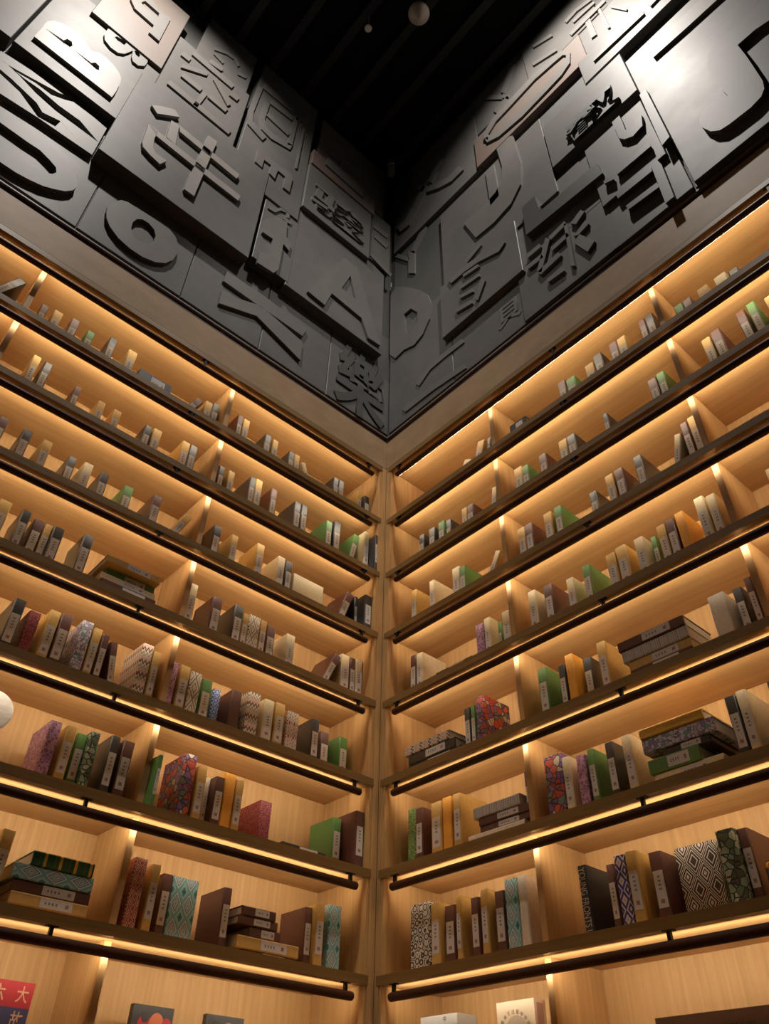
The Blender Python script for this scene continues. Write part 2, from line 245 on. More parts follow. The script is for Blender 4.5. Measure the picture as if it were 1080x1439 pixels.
DATA = {
 'T': [
  ['yang','L',-2.074,-1.154,1.235,2.243,0.089],
  ['bs','L',-2.64,-1.988,1.624,2.596,0.072],
  ['ro','L',-2.458,-1.997,2.436,3.4,0.096],
  ['xing','L',-1.988,-1.431,2.13,3.07,0.077],
  ['two','L',-1.867,-1.457,3.08,3.74,0.066],
  ['zi','L',-1.398,-0.888,1.998,3.72,0.083],
  ['col','L',-1.129,-0.869,1.306,2.205,0.072],
  ['a','L',-0.89,-0.126,1.275,2.239,0.07],
  ['jun','L',-0.885,-0.3,2.175,2.785,0.105],
  ['strip','L',-0.878,-0.282,2.787,3.001,0.116],
  ['mu','L',-0.283,-0.092,2.229,2.898,0.088],
  ['up','L',-0.821,-0.157,2.972,3.7,0.069],
  ['tl','L',-2.866,-2.652,1.602,2.805,0.088],
  ['s','R',2.08,2.796,0.67,1.67,0.033],
  ['e','R',2.019,2.813,1.677,2.2,0.022],
  ['ling','R',1.468,2.044,1.745,2.275,0.055],
  ['bar','R',1.803,2.559,2.317,2.647,0.05],
  ['loop','R',0.931,1.872,2.611,3.027,0.044],
  ['psi','R',0.055,0.953,2.603,3.7,0.028],
  ['y','R',0.927,1.489,3.123,3.74,0.022],
  ['tr','R',1.452,2.027,3.06,3.7,0.033],
  ['kt','R',1.828,2.309,2.55,3.05,0.028],
  ['u','R',0.548,1.452,1.53,2.5,0.028],
  ['lp','R',1.096,2.027,1.13,1.66,0.017],
  ['duan','R',1.089,1.677,0.67,1.125,0.019],
  ['c','R',1.665,2.031,1.03,1.655,0.039],
  ['shang','R',0.525,1.148,1.066,1.595,0.044],
  ['ding','R',1.612,2.067,0.67,1.025,0.017]],
 'G': [
  ['letter B','L','bs',0.072,0.0186,[[[[-2.584,1.763],[-2.584,1.915],[-2.587,1.953],[-2.585,1.991],[-2.57,2.039],[-2.544,2.072],[-2.498,2.104],[-2.457,2.11],[-2.408,2.096],[-2.371,2.075],[-2.351,2.041],[-2.337,2.048],[-2.31,2.086],[-2.273,2.094],[-2.223,2.079],[-2.175,2.046],[-2.152,2.01],[-2.143,1.95],[-2.139,1.838],[-2.142,1.758]],[[-2.572,1.913],[-2.475,1.936],[-2.466,1.977],[-2.442,1.983],[-2.428,1.948],[-2.435,1.914],[-2.469,1.907]],[[-2.425,1.922],[-2.311,1.928],[-2.297,1.963],[-2.273,1.957],[-2.262,1.917],[-2.274,1.903],[-2.31,1.907]]]]],
  ['letter S','L','bs',0.072,0.0136,[[[[-2.344,2.421],[-2.342,2.327],[-2.323,2.271],[-2.279,2.244],[-2.234,2.251],[-2.204,2.294],[-2.187,2.36],[-2.177,2.404],[-2.164,2.324],[-2.148,2.288],[-2.113,2.289],[-2.083,2.338],[-2.079,2.407],[-2.096,2.461],[-2.127,2.485],[-2.182,2.478],[-2.231,2.475],[-2.295,2.455],[-2.323,2.431]],[[-2.294,2.386],[-2.284,2.415],[-2.226,2.441],[-2.229,2.389],[-2.25,2.364]],[[-2.171,2.413],[-2.156,2.437],[-2.132,2.421],[-2.132,2.379],[-2.15,2.378]]]]],
  ['letter O','L','',0,0.031,[[[[-2.508,1.091],[-2.471,1.087],[-2.419,1.101],[-2.36,1.114],[-2.293,1.102],[-2.217,1.067],[-2.153,1.037],[-2.105,1.005],[-2.079,0.964],[-2.069,0.913],[-2.076,0.872],[-2.101,0.83],[-2.142,0.793],[-2.193,0.759],[-2.248,0.74],[-2.308,0.727],[-2.38,0.726],[-2.451,0.725],[-2.526,0.737],[-2.593,0.77],[-2.638,0.828],[-2.653,0.905],[-2.644,0.981],[-2.615,1.044],[-2.565,1.083]],[[-2.474,0.994],[-2.413,0.993],[-2.341,0.992],[-2.28,0.996],[-2.226,0.975],[-2.187,0.954],[-2.173,0.919],[-2.183,0.889],[-2.21,0.861],[-2.256,0.843],[-2.317,0.829],[-2.371,0.825],[-2.414,0.824],[-2.488,0.829],[-2.547,0.845],[-2.582,0.889],[-2.577,0.943],[-2.533,0.982]]]]],
  ['letter o','L','',0,0.0279,[[[[-1.904,0.893],[-1.908,0.94],[-1.893,1.002],[-1.867,1.057],[-1.836,1.077],[-1.742,1.089],[-1.657,1.097],[-1.594,1.098],[-1.549,1.066],[-1.524,1.01],[-1.516,0.946],[-1.525,0.875],[-1.554,0.812],[-1.603,0.767],[-1.668,0.742],[-1.737,0.741],[-1.805,0.76],[-1.862,0.802],[-1.891,0.847]],[[-1.771,0.903],[-1.774,0.951],[-1.762,0.997],[-1.738,1.023],[-1.703,1.029],[-1.667,1.009],[-1.648,0.968],[-1.646,0.919],[-1.664,0.867],[-1.693,0.843],[-1.728,0.842],[-1.754,0.862]]]]],
  ['letter K','L','',0,0.0341,[[[[-2.777,1.522],[-2.661,1.53],[-2.605,1.543],[-2.488,1.562],[-2.356,1.622],[-2.285,1.6],[-2.354,1.546],[-2.478,1.501],[-2.57,1.47],[-2.743,1.429]]],[[[-2.555,1.455],[-2.461,1.481],[-2.377,1.48],[-2.315,1.525],[-2.264,1.576],[-2.086,1.547],[-2.084,1.376],[-2.209,1.444],[-2.321,1.439],[-2.432,1.457],[-2.513,1.45]]],[[[-2.642,1.474],[-2.531,1.442],[-2.435,1.401],[-2.323,1.376],[-2.205,1.377],[-2.084,1.376],[-2.112,1.245],[-2.28,1.322],[-2.363,1.288],[-2.406,1.329],[-2.547,1.372],[-2.671,1.39],[-2.732,1.398],[-2.76,1.475]]],[[[-2.699,1.308],[-2.598,1.347],[-2.489,1.317],[-2.368,1.227],[-2.284,1.25],[-2.278,1.32],[-2.112,1.245],[-2.084,1.376],[-2.083,1.238],[-2.225,1.229],[-2.357,1.223],[-2.546,1.198],[-2.652,1.177]]]]],
  ['letter Y','L','',0,0.0248,[[[[-1.228,0.905],[-1.226,0.791],[-1.0,0.895],[-0.683,0.778],[-0.69,0.945],[-0.806,0.969],[-0.934,0.994],[-1.003,0.997],[-1.137,0.928]]],[[[-1.231,1.096],[-1.236,0.993],[-0.988,0.992],[-0.935,0.997],[-0.693,0.995],[-0.669,1.088],[-0.979,1.109]]]]],
  ['character yang','L','yang',0.089,0.0198,[[[[-1.952,1.947],[-1.907,1.905],[-1.79,2.05],[-1.831,2.087],[-1.897,2.022]]],[[[-1.921,1.74],[-1.909,1.531],[-1.896,1.492],[-1.845,1.467],[-1.783,1.451],[-1.756,1.53],[-1.826,1.522],[-1.849,1.551],[-1.863,1.649],[-1.86,1.748]]],[[[-1.602,2.099],[-1.54,2.108],[-1.556,1.395],[-1.619,1.394]]],[[[-1.775,1.964],[-1.349,1.946],[-1.357,1.879],[-1.756,1.902]]],[[[-1.921,1.74],[-1.609,1.736],[-1.306,1.735],[-1.31,1.668],[-1.614,1.672],[-1.858,1.683]]],[[[-1.824,1.949],[-1.774,1.959],[-1.749,1.738],[-1.809,1.747]]]]],
  ['character with crossing strokes','L','xing',0.077,0.0112,[[[[-1.93,2.345],[-1.485,2.337],[-1.475,2.404],[-1.925,2.409]]],[[[-1.881,2.557],[-1.742,2.562],[-1.735,2.631],[-1.875,2.624]]],[[[-1.685,2.571],[-1.551,2.568],[-1.541,2.638],[-1.677,2.641]]],[[[-1.724,2.605],[-1.749,2.345],[-1.719,2.348],[-1.694,2.608]]],[[[-1.902,2.663],[-1.741,2.826],[-1.743,2.888],[-1.906,2.721]]],[[[-1.696,2.845],[-1.551,2.665],[-1.534,2.725],[-1.68,2.908]]],[[[-1.879,2.934],[-1.566,2.934],[-1.556,3.011],[-1.873,3.009]]],[[[-1.563,2.823],[-1.504,2.829],[-1.495,2.901],[-1.554,2.895]]],[[[-1.936,2.811],[-1.877,2.816],[-1.872,2.885],[-1.931,2.88]]],[[[-1.766,3.015],[-1.67,3.047],[-1.665,3.121],[-1.762,3.088]]]]],
  ['rounded frame character','L','zi',0.083,0.0099,[[[[-1.372,3.3],[-1.096,3.316],[-1.077,3.419],[-1.357,3.4]]],[[[-1.287,3.165],[-1.086,3.198],[-1.073,3.275],[-1.276,3.24]]],[[[-1.284,2.956],[-1.091,2.932],[-1.075,3.004],[-1.271,3.027]]],[[[-1.318,3.125],[-1.322,2.841],[-1.292,2.719],[-1.206,2.701],[-1.052,2.766],[-1.04,2.854],[-1.193,2.788],[-1.266,2.801],[-1.286,2.887],[-1.28,3.161]]],[[[-1.076,3.287],[-1.078,2.802],[-1.042,2.84],[-1.038,3.331]]],[[[-1.401,3.266],[-1.413,2.824],[-1.389,2.641],[-1.261,2.589],[-1.24,2.679],[-1.361,2.725],[-1.375,2.863],[-1.361,3.301]]],[[[-1.057,3.251],[-0.958,3.371],[-0.958,3.42],[-1.057,3.298]]],[[[-0.986,3.22],[-0.984,2.584],[-0.969,2.6],[-0.97,3.24]]]]],
  ['step shaped letter','L','zi',0.083,0.0112,[[[[-1.273,2.44],[-1.27,2.261],[-1.216,2.255],[-1.215,2.365],[-1.16,2.369],[-1.158,2.26],[-1.113,2.242],[-1.105,2.373],[-1.044,2.369],[-1.042,2.224],[-0.991,2.228],[-0.988,2.418],[-1.005,2.454],[-1.119,2.444],[-1.196,2.439]]]]],
  ['small bent letter','L','col',0.072,0.0093,[[[[-1.044,2.031],[-1.054,2.064],[-1.037,2.104],[-0.991,2.11],[-0.977,2.075],[-0.975,1.93],[-0.95,1.954],[-0.952,2.106],[-0.975,2.162],[-1.037,2.151],[-1.078,2.058],[-1.067,1.995]]],[[[-1.106,1.883],[-1.054,1.894],[-1.017,1.968],[-0.978,1.986],[-0.973,2.029],[-1.02,2.004],[-1.055,1.932],[-1.098,1.926]]],[[[-0.992,1.893],[-0.932,1.895],[-0.924,1.93],[-0.984,1.928]]]]],
  ['hooked letter','L','col',0.072,0.0186,[[[[-1.109,1.73],[-1.108,1.578],[-1.034,1.587],[-1.033,1.409],[-1.099,1.373],[-1.095,1.254],[-0.985,1.266],[-0.958,1.331],[-0.959,1.617],[-0.911,1.589],[-0.908,1.69],[-0.949,1.712],[-0.962,1.877],[-1.049,1.841]]]]],
  ['letter A','L','a',0.07,0.0174,[[[[-0.495,1.991],[-0.737,1.339],[-0.606,1.326],[-0.565,1.495],[-0.319,1.471],[-0.254,1.322],[-0.153,1.331],[-0.38,1.982]],[[-0.433,1.84],[-0.494,1.625],[-0.377,1.622]]]]],
  ['long bar','L','strip',0.116,0.0112,[[[[-0.76,3.024],[-0.768,2.901],[-0.415,2.882],[-0.401,3.009]]]]],
  ['three bar character','L','mu',0.088,0.0074,[[[[-0.271,2.652],[-0.132,2.662],[-0.111,2.728],[-0.251,2.717]]],[[[-0.257,2.528],[-0.14,2.514],[-0.117,2.578],[-0.236,2.591]]],[[[-0.282,2.248],[-0.092,2.188],[-0.073,2.233],[-0.265,2.293]]]]],
  ['faint character','L','up',0.069,0.0099,[[[[-0.714,3.347],[-0.621,3.35],[-0.599,3.441],[-0.693,3.437]]],[[[-0.74,3.204],[-0.625,3.225],[-0.605,3.313],[-0.722,3.291]]],[[[-0.617,3.303],[-0.623,3.112],[-0.598,3.14],[-0.592,3.333]]],[[[-0.554,3.382],[-0.433,3.412],[-0.413,3.497],[-0.536,3.465]]],[[[-0.549,3.205],[-0.423,3.219],[-0.402,3.301],[-0.53,3.285]]],[[[-0.35,3.209],[-0.221,3.22],[-0.2,3.295],[-0.33,3.282]]]]],
  ['bow legged letter','L','ro',0.096,0.0155,[[[[-2.337,2.916],[-2.29,2.845],[-2.153,2.836],[-2.155,2.706],[-2.084,2.702],[-2.092,3.112],[-2.172,3.078],[-2.235,3.143],[-2.304,3.171],[-2.36,3.032]],[[-2.281,2.989],[-2.264,2.966],[-2.158,2.985],[-2.164,3.044],[-2.266,3.048]]]]],
  ['faint curved numeral','L','two',0.066,0.0087,[[[[-1.762,3.289],[-1.674,3.378],[-1.617,3.394],[-1.577,3.336],[-1.564,3.385],[-1.609,3.447],[-1.672,3.429],[-1.763,3.337]]],[[[-1.557,3.227],[-1.496,3.265],[-1.493,3.308],[-1.555,3.27]]],[[[-1.756,3.221],[-1.678,3.198],[-1.672,3.236],[-1.751,3.26]]]]],
  ['trident shaped letter','R','psi',0.028,0.0136,[[[[0.617,3.445],[0.487,3.501],[0.361,3.512],[0.278,3.455],[0.309,3.262],[0.387,3.076],[0.422,3.109],[0.362,3.251],[0.346,3.324],[0.413,3.362],[0.528,3.354],[0.652,3.303]]],[[[0.773,2.9],[0.663,2.902],[0.55,2.981],[0.436,3.093],[0.393,3.186],[0.371,3.135],[0.441,2.998],[0.57,2.873],[0.692,2.791],[0.805,2.789]]],[[[0.595,3.304],[0.517,3.249],[0.455,3.151],[0.495,3.062],[0.554,3.156],[0.63,3.209]]],[[[0.376,3.14],[0.279,3.012],[0.187,2.903],[0.096,2.938],[0.138,2.811],[0.24,2.778],[0.337,2.889],[0.432,3.014]]]]],
  ['letter Y','R','y',0.022,0.0093,[[[[1.351,3.674],[1.22,3.385],[1.256,3.284],[1.386,3.567]]],[[[1.045,3.583],[1.216,3.263],[1.222,3.328],[1.05,3.654]]],[[[1.221,3.283],[1.268,3.155],[1.285,3.193],[1.238,3.322]]],[[[1.264,3.229],[1.131,3.222],[1.157,3.11],[1.288,3.119]]]]],
  ['long oval letter','R','loop',0.044,0.0136,[[[[1.051,2.789],[1.154,2.707],[1.357,2.663],[1.556,2.675],[1.689,2.687],[1.763,2.735],[1.787,2.859],[1.736,3.008],[1.655,3.037],[1.494,3.074],[1.28,3.056],[1.128,3.048],[1.037,2.972],[1.026,2.865],[1.064,2.8],[1.07,2.885],[1.154,2.953],[1.3,2.962],[1.51,2.982],[1.667,2.947],[1.738,2.926],[1.759,2.878],[1.742,2.813],[1.673,2.77],[1.541,2.759],[1.34,2.749],[1.137,2.795],[1.039,2.876]]]]],
  ['letter J','R','u',0.028,0.0136,[[[[1.101,2.747],[1.127,2.335],[1.11,2.167],[1.048,2.093],[0.918,2.065],[0.765,2.09],[0.851,1.793],[1.004,1.774],[1.146,1.81],[1.234,1.921],[1.265,2.161],[1.247,2.582]]],[[[0.993,2.457],[1.065,2.459],[1.069,2.016],[0.994,1.996]]]]],
  ['reddish character','R','',0,0.0124,[[[[0.356,2.656],[0.224,2.449],[0.264,2.374],[0.395,2.579]]],[[[0.021,2.64],[0.198,2.349],[0.212,2.386],[0.036,2.679]]],[[[0.2,2.49],[0.199,2.193],[0.264,2.116],[0.267,2.405]]]]],
  ['letter D','R','',0,0.0186,[[[[0.02,2.218],[0.178,2.037],[0.315,1.843],[0.383,1.716],[0.419,1.568],[0.4,1.426],[0.336,1.325],[0.258,1.293],[0.16,1.335],[0.079,1.324],[0.026,1.419]],[[0.163,1.725],[0.231,1.719],[0.291,1.612],[0.29,1.519],[0.25,1.469],[0.18,1.484]]]]],
  ['character with stacked bars','R','shang',0.044,0.0136,[[[[0.882,1.668],[0.758,1.622],[0.776,1.577],[0.899,1.623]]],[[[1.043,1.499],[1.003,1.463],[0.846,1.544],[0.721,1.575],[0.61,1.58],[0.635,1.511],[0.742,1.507],[0.861,1.479],[1.019,1.4],[1.069,1.437]]],[[[0.856,1.461],[0.731,1.494],[0.741,1.459],[0.865,1.427]]],[[[0.853,1.362],[0.703,1.4],[0.713,1.366],[0.861,1.329]]],[[[0.794,1.27],[0.694,1.313],[0.703,1.275],[0.803,1.234]]],[[[0.873,1.277],[0.807,1.152],[0.83,1.114],[0.896,1.238]]],[[[0.778,1.171],[0.652,1.212],[0.663,1.172],[0.788,1.132]]]]],
  ['letter L','R','lp',0.017,0.0434,[[[[1.319,1.62],[1.223,1.62],[1.218,1.319],[1.726,1.271],[1.716,1.401],[1.331,1.426]]]]],
  ['barred character','R','duan',0.019,0.0174,[[[[1.445,1.191],[1.334,1.173],[1.346,1.132],[1.455,1.151]]],[[[1.443,1.074],[1.333,1.067],[1.343,1.028],[1.452,1.035]]],[[[1.271,1.185],[1.178,1.188],[1.189,1.146],[1.281,1.144]]],[[[1.271,1.078],[1.168,1.087],[1.179,1.046],[1.28,1.038]]],[[[1.37,0.976],[1.229,0.958],[1.243,0.913],[1.382,0.931]]],[[[1.316,1.19],[1.225,0.964],[1.25,0.924],[1.34,1.146]]],[[[1.372,0.827],[1.271,0.839],[1.28,0.8],[1.38,0.789]]],[[[1.438,1.173],[1.419,0.782],[1.44,0.763],[1.459,1.151]]],[[[1.547,1.169],[1.474,1.127],[1.504,1.081],[1.566,1.126]]],[[[1.559,1.049],[1.473,1.0],[1.502,0.977],[1.569,0.998]]],[[[1.508,0.974],[1.464,0.949],[1.523,0.786],[1.572,0.825]]]]],
  ['letter C','R','c',0.039,0.0217,[[[[1.911,1.646],[1.863,1.645],[1.867,1.442],[1.889,1.392],[1.932,1.354],[1.993,1.372],[2.01,1.47],[1.976,1.492],[1.961,1.455],[1.921,1.449],[1.91,1.47],[1.912,1.557]]]]],
  ['upright bar','R','c',0.039,0.0248,[[[[2.081,1.661],[2.043,1.657],[2.035,1.068],[2.08,1.088]]]]],
  ['short bar and dot','R','c',0.039,0.0248,[[[[1.984,1.191],[1.791,1.179],[1.793,1.145],[1.989,1.138]]],[[[1.761,1.188],[1.717,1.188],[1.719,1.16],[1.771,1.13]]]]],
  ['fork shaped character','R','ding',0.017,0.0279,[[[[1.982,1.038],[1.949,1.022],[1.94,0.664],[1.984,0.664],[1.993,0.963]]],[[[1.95,1.026],[1.747,1.037],[1.751,0.985],[1.944,0.975]]],[[[1.942,0.861],[1.773,0.879],[1.778,0.835],[1.945,0.815]]]]],
  ['letter S','R','s',0.033,0.026,[[[[2.363,1.028],[2.317,1.069],[2.275,1.081],[2.238,1.063],[2.218,1.028],[2.214,0.96],[2.235,0.88],[2.268,0.834],[2.31,0.821],[2.408,0.814],[2.46,0.829],[2.486,0.865],[2.498,0.927],[2.502,1.054],[2.506,1.189],[2.506,1.342],[2.591,1.34],[2.743,1.285],[2.83,1.543],[2.703,1.525],[2.569,1.501],[2.453,1.512],[2.399,1.482],[2.361,1.396],[2.356,1.277],[2.358,1.107]]]]],
  ['gray bar letter','R','e',0.022,0.0186,[[[[2.178,2.078],[2.18,1.939],[2.375,1.924],[2.557,1.917],[2.637,1.91],[2.614,2.03],[2.534,2.073],[2.376,2.071]]]]],
  ['thin bar','R','bar',0.05,0.0136,[[[[2.25,2.499],[1.907,2.477],[1.898,2.45],[2.251,2.426]]],[[[2.296,2.438],[2.354,2.445],[2.349,2.51],[2.291,2.503]]]]],
  ['small T shaped letter','R','kt',0.028,0.0112,[[[[1.939,3.136],[1.974,3.113],[1.972,2.799],[1.934,2.817]]],[[[2.039,3.111],[2.042,2.739],[2.058,2.723],[2.056,3.093]]],[[[2.111,2.958],[2.178,2.722],[2.186,2.742],[2.118,2.978]]]]],
  ['slanted bars','R','tr',0.033,0.0112,[[[[1.831,3.355],[1.922,3.362],[2.033,3.301],[2.029,3.356],[1.916,3.419],[1.823,3.412]]],[[[1.874,3.25],[2.042,3.216],[2.038,3.262],[1.869,3.297]]],[[[1.83,3.105],[2.103,3.09],[2.098,3.15],[1.822,3.167]]],[[[1.557,3.501],[1.711,3.376],[1.708,3.428],[1.553,3.556]]],[[[1.521,3.235],[1.706,3.104],[1.702,3.153],[1.516,3.287]]]]],
  ['comma stroke','R','',0,0.0155,[[[[0.294,0.861],[0.392,0.926],[0.514,0.929],[0.666,0.919],[0.648,0.968],[0.494,0.979],[0.367,0.976],[0.264,0.909]]]]],
  ['low bar','R','',0,0.0155,[[[[0.172,0.73],[0.411,0.722],[0.667,0.686],[0.649,0.738],[0.39,0.776],[0.146,0.786]]]]]],
 'F': [
  ['樂','L','',0,0.0186,-0.431,-0.036,0.654,1.247],
  ['骏','L','jun',0.105,0.0136,-0.832,-0.36,2.254,2.588],
  ['叡','R','ling',0.055,0.0217,1.6,1.95,1.77,2.02],
  ['貝','R','',0,0.0124,0.911,1.074,0.773,0.954]],
 'low': {'L': [-1.987, -1.424, -0.944, -0.481], 'R': [0.57, 1.107, 1.655, 2.069]},
 'B': [
  ['L',1,-2.0805,0.1,0.264,0.0377,'k',24.0,''],
  ['L',1,-1.9525,0.11,0.203,0.0321,'m',0,''],
  ['L',1,-1.8964,0.11,0.214,0.0393,'t',0,''],
  ['L',1,-1.8179,0.11,0.229,0.0384,'m',0,''],
  ['L',1,-1.7368,0.11,0.212,0.0352,'g',0,''],
  ['L',1,-1.6353,0.11,0.256,0.0355,'k',0,''],
  ['L',1,-1.5379,0.11,0.247,0.0437,'t',0,''],
  ['L',1,-1.1534,0.11,0.201,0.0365,'m',25.0,''],
  ['L',1,-1.1051,0.11,0.216,0.0382,'t',0,''],
  ['L',1,-2.1938,0.14,0.023,0.0328,'t',24.0,''],
  ['L',1,-1.0644,0.11,0.233,0.0352,'k',0,''],
  ['L',1,-0.9193,0.11,0.255,0.0305,'m',0,''],
  ['L',1,-0.8845,0.11,0.251,0.0369,'t',0,''],
  ['L',1,-0.7453,0.11,0.236,0.0355,'k',0,''],
  ['L',1,-0.6962,0.11,0.23,0.0334,'t',0,''],
  ['L',1,-0.5896,0.11,0.215,0.0328,'k',0,''],
  ['L',1,-0.5531,0.11,0.218,0.0331,'t',0,''],
  ['L',1,-0.507,0.11,0.197,0.0293,'c',-18.0,''],
  ['L',1,-0.2851,0.11,0.221,0.0339,'k',0,''],
  ['L',1,-0.2472,0.11,0.224,0.0342,'k',0,''],
  ['L',1,-0.1162,0.11,0.226,0.0337,'t',0,''],
  ['L',1,-0.0809,0.086,0.194,0.0338,'k',0,''],
  ['L',2,-1.8894,0.1,0.245,0.032,'t',0,''],
  ['L',2,-1.8392,0.1,0.242,0.0333,'k',0,''],
  ['L',2,-1.6914,0.1,0.203,0.0272,'m',0,''],
  ['L',2,-1.5822,0.1,0.196,0.0327,'t',0,''],
  ['L',2,-1.5084,0.1,0.195,0.0354,'t',0,''],
  ['L',2,-1.3554,0.1,0.206,0.032,'k',0,''],
  ['L',2,-1.3154,0.1,0.214,0.0406,'t',0,''],
  ['L',2,-1.1695,0.1,0.235,0.0382,'t',0,''],
  ['L',2,-1.1276,0.1,0.238,0.0365,'k',0,''],
  ['L',2,-0.9641,0.1,0.21,0.0301,'k',0,''],
  ['L',2,-0.9121,0.1,0.213,0.0351,'t',0,''],
  ['L',2,-0.7921,0.1,0.25,0.0317,'k',0,''],
  ['L',2,-0.7589,0.1,0.256,0.038,'t',0,''],
  ['L',2,-0.6662,0.1,0.252,0.0352,'m',0,''],
  ['L',2,-0.5199,0.1,0.255,0.0379,'k',0,''],
  ['L',2,-0.4763,0.1,0.26,0.0357,'k',0,''],
  ['L',2,-0.3155,0.1,0.244,0.0384,'g',0,''],
  ['L',2,-0.2633,0.1,0.272,0.0418,'k',0,''],
  ['L',2,-0.1261,0.1,0.258,0.0347,'g',11.0,''],
  ['L',2,-0.0918,0.056,0.268,0.0305,'c',0,''],
  ['L',2,-0.0598,0.004,0.231,0.0143,'k',0,''],
  ['L',3,-1.8985,0.09,0.208,0.0349,'m',0,''],
  ['L',3,-1.8035,0.09,0.205,0.036,'k',0,''],
  ['L',3,-1.7219,0.09,0.202,0.0369,'t',0,''],
  ['L',3,-1.6076,0.11,0.203,0.0341,'k',0,''],
  ['L',3,-1.5437,0.1,0.203,0.0374,'c',0,''],
  ['L',3,-1.4692,0.1,0.196,0.0355,'k',0,''],
  ['L',3,-1.3571,0.11,0.199,0.0396,'g',0,''],
  ['L',3,-1.2332,0.09,0.209,0.0392,'m',0,''],
  ['L',3,-1.0723,0.09,0.197,0.033,'t',22.0,''],
  ['L',3,-0.9304,0.09,0.214,0.0387,'k',0,''],
  ['L',3,-0.8369,0.09,0.21,0.0343,'t',0,''],
  ['L',3,-0.7005,0.09,0.235,0.0403,'t',0,''],
  ['L',3,-0.5791,0.09,0.224,0.0392,'c',0,''],
  ['L',3,-0.5323,0.09,0.219,0.0362,'k',0,''],
  ['L',3,-0.4663,0.12,0.197,0.1836,'c',0,'nw'],
  ['L',3,-0.1581,0.09,0.223,0.0412,'m',18.0,''],
  ['L',3,-0.1087,0.09,0.217,0.0185,'k',0,''],
  ['L',3,-0.0887,0.034,0.21,0.0432,'k',0,''],
  ['L',4,-1.7755,0.085,0.209,0.0439,'t',0,''],
  ['L',4,-1.6903,0.085,0.207,0.0338,'k',0,''],
  ['L',4,-1.6387,0.095,0.201,0.039,'m',0,''],
  ['L',4,-1.5968,0.095,0.199,0.0288,'t',0,''],
  ['L',4,-1.5665,0.085,0.199,0.0401,'k',0,''],
  ['L',4,-1.4534,0.085,0.223,0.0393,'k',0,''],
  ['L',4,-0.9853,0.085,0.225,0.038,'c',0,''],
  ['L',4,-0.8696,0.085,0.213,0.0462,'m',0,''],
  ['L',4,-0.7617,0.085,0.221,0.0438,'k',0,''],
  ['L',4,-0.7165,0.085,0.198,0.0288,'t',0,''],
  ['L',4,-0.6849,0.085,0.206,0.0561,'D',0,'n'],
  ['L',4,-0.6265,0.085,0.204,0.0326,'t',0,''],
  ['L',4,-0.5839,0.095,0.199,0.0437,'m',0,''],
  ['L',4,-0.4789,0.095,0.202,0.0462,'c',0,''],
  ['L',4,-0.2092,0.085,0.209,0.0356,'m',24.0,''],
  ['L',4,-0.1709,0.085,0.221,0.0469,'c',0,''],
  ['L',4,-0.1204,0.085,0.222,0.0321,'m',0,''],
  ['L',4,-0.0867,0.081,0.226,0.0386,'c',0,''],
  ['L',5,-1.6007,0.08,0.213,0.0391,'k',0,''],
  ['L',5,-1.5397,0.09,0.195,0.0406,'R',0,'n'],
  ['L',5,-1.4762,0.08,0.223,0.0374,'t',0,''],
  ['L',5,-1.4344,0.08,0.226,0.0417,'m',0,''],
  ['L',5,-1.3574,0.08,0.232,0.0407,'W',0,'n'],
  ['L',5,-1.3105,0.08,0.221,0.0311,'t',0,''],
  ['L',5,-1.2731,0.08,0.209,0.0266,'m',0,''],
  ['L',5,-1.2368,0.09,0.198,0.0285,'m',-8.0,''],
  ['L',5,-1.1166,0.08,0.238,0.0426,'Z',0,'n'],
  ['L',5,-1.0677,0.08,0.222,0.0304,'t',0,''],
  ['L',5,-0.9895,0.08,0.211,0.0302,'P',0,'n'],
  ['L',5,-0.9489,0.08,0.212,0.0412,'t',0,''],
  ['L',5,-0.9014,0.08,0.203,0.0472,'D',0,'n'],
  ['L',5,-0.8424,0.09,0.197,0.0435,'g',0,''],
  ['L',5,-0.769,0.13,0.197,0.0353,'B',0,'n'],
  ['L',5,-0.7068,0.09,0.2,0.0464,'m',0,'n'],
  ['L',5,-0.6353,0.08,0.216,0.0565,'Z',0,'n'],
  ['L',5,-0.5562,0.08,0.21,0.0468,'c',0,''],
  ['L',5,-0.5,0.08,0.215,0.0456,'t',0,''],
  ['L',5,-0.439,0.08,0.198,0.0587,'Q',0,'n'],
  ['L',5,-0.3117,0.08,0.206,0.0396,'k',0,''],
  ['L',5,-0.2166,0.14,0.199,0.0452,'m',0,''],
  ['L',5,-0.1273,0.12,0.198,0.0452,'g',0,''],
  ['L',6,-1.3585,0.075,0.202,0.0382,'P',0,'n'],
  ['L',6,-1.3018,0.075,0.202,0.0355,'t',0,''],
  ['L',6,-1.2542,0.095,0.198,0.0346,'g',0,''],
  ['L',6,-1.2182,0.075,0.208,0.0329,'F',0,'n'],
  ['L',6,-1.1457,0.075,0.218,0.0334,'k',0,''],
  ['L',6,-1.0989,0.075,0.215,0.04,'m',0,''],
  ['L',6,-1.0267,0.003,0.172,0.0077,'g',0,''],
  ['L',6,-0.9681,0.085,0.198,0.0291,'g',0,''],
  ['L',6,-0.8595,0.075,0.242,0.0481,'A',0,'n'],
  ['L',6,-0.7994,0.075,0.212,0.0352,'t',0,''],
  ['L',6,-0.7414,0.115,0.197,0.0183,'w',0,''],
  ['L',6,-0.7216,0.075,0.196,0.0364,'m',0,''],
  ['L',6,-0.6833,0.075,0.22,0.0438,'o',0,'n'],
  ['L',6,-0.6355,0.075,0.207,0.0337,'t',0,''],
  ['L',6,-0.4767,0.145,0.192,0.0545,'R',0,'n'],
  ['L',6,-0.1465,0.105,0.199,0.0416,'g',0,''],
  ['L',6,-0.0891,0.031,0.221,0.0424,'m',0,''],
  ['L',7,-1.3983,0.06,0.201,0.0385,'t',0,''],
  ['L',7,-0.9715,0.06,0.214,0.044,'V',0,'n'],
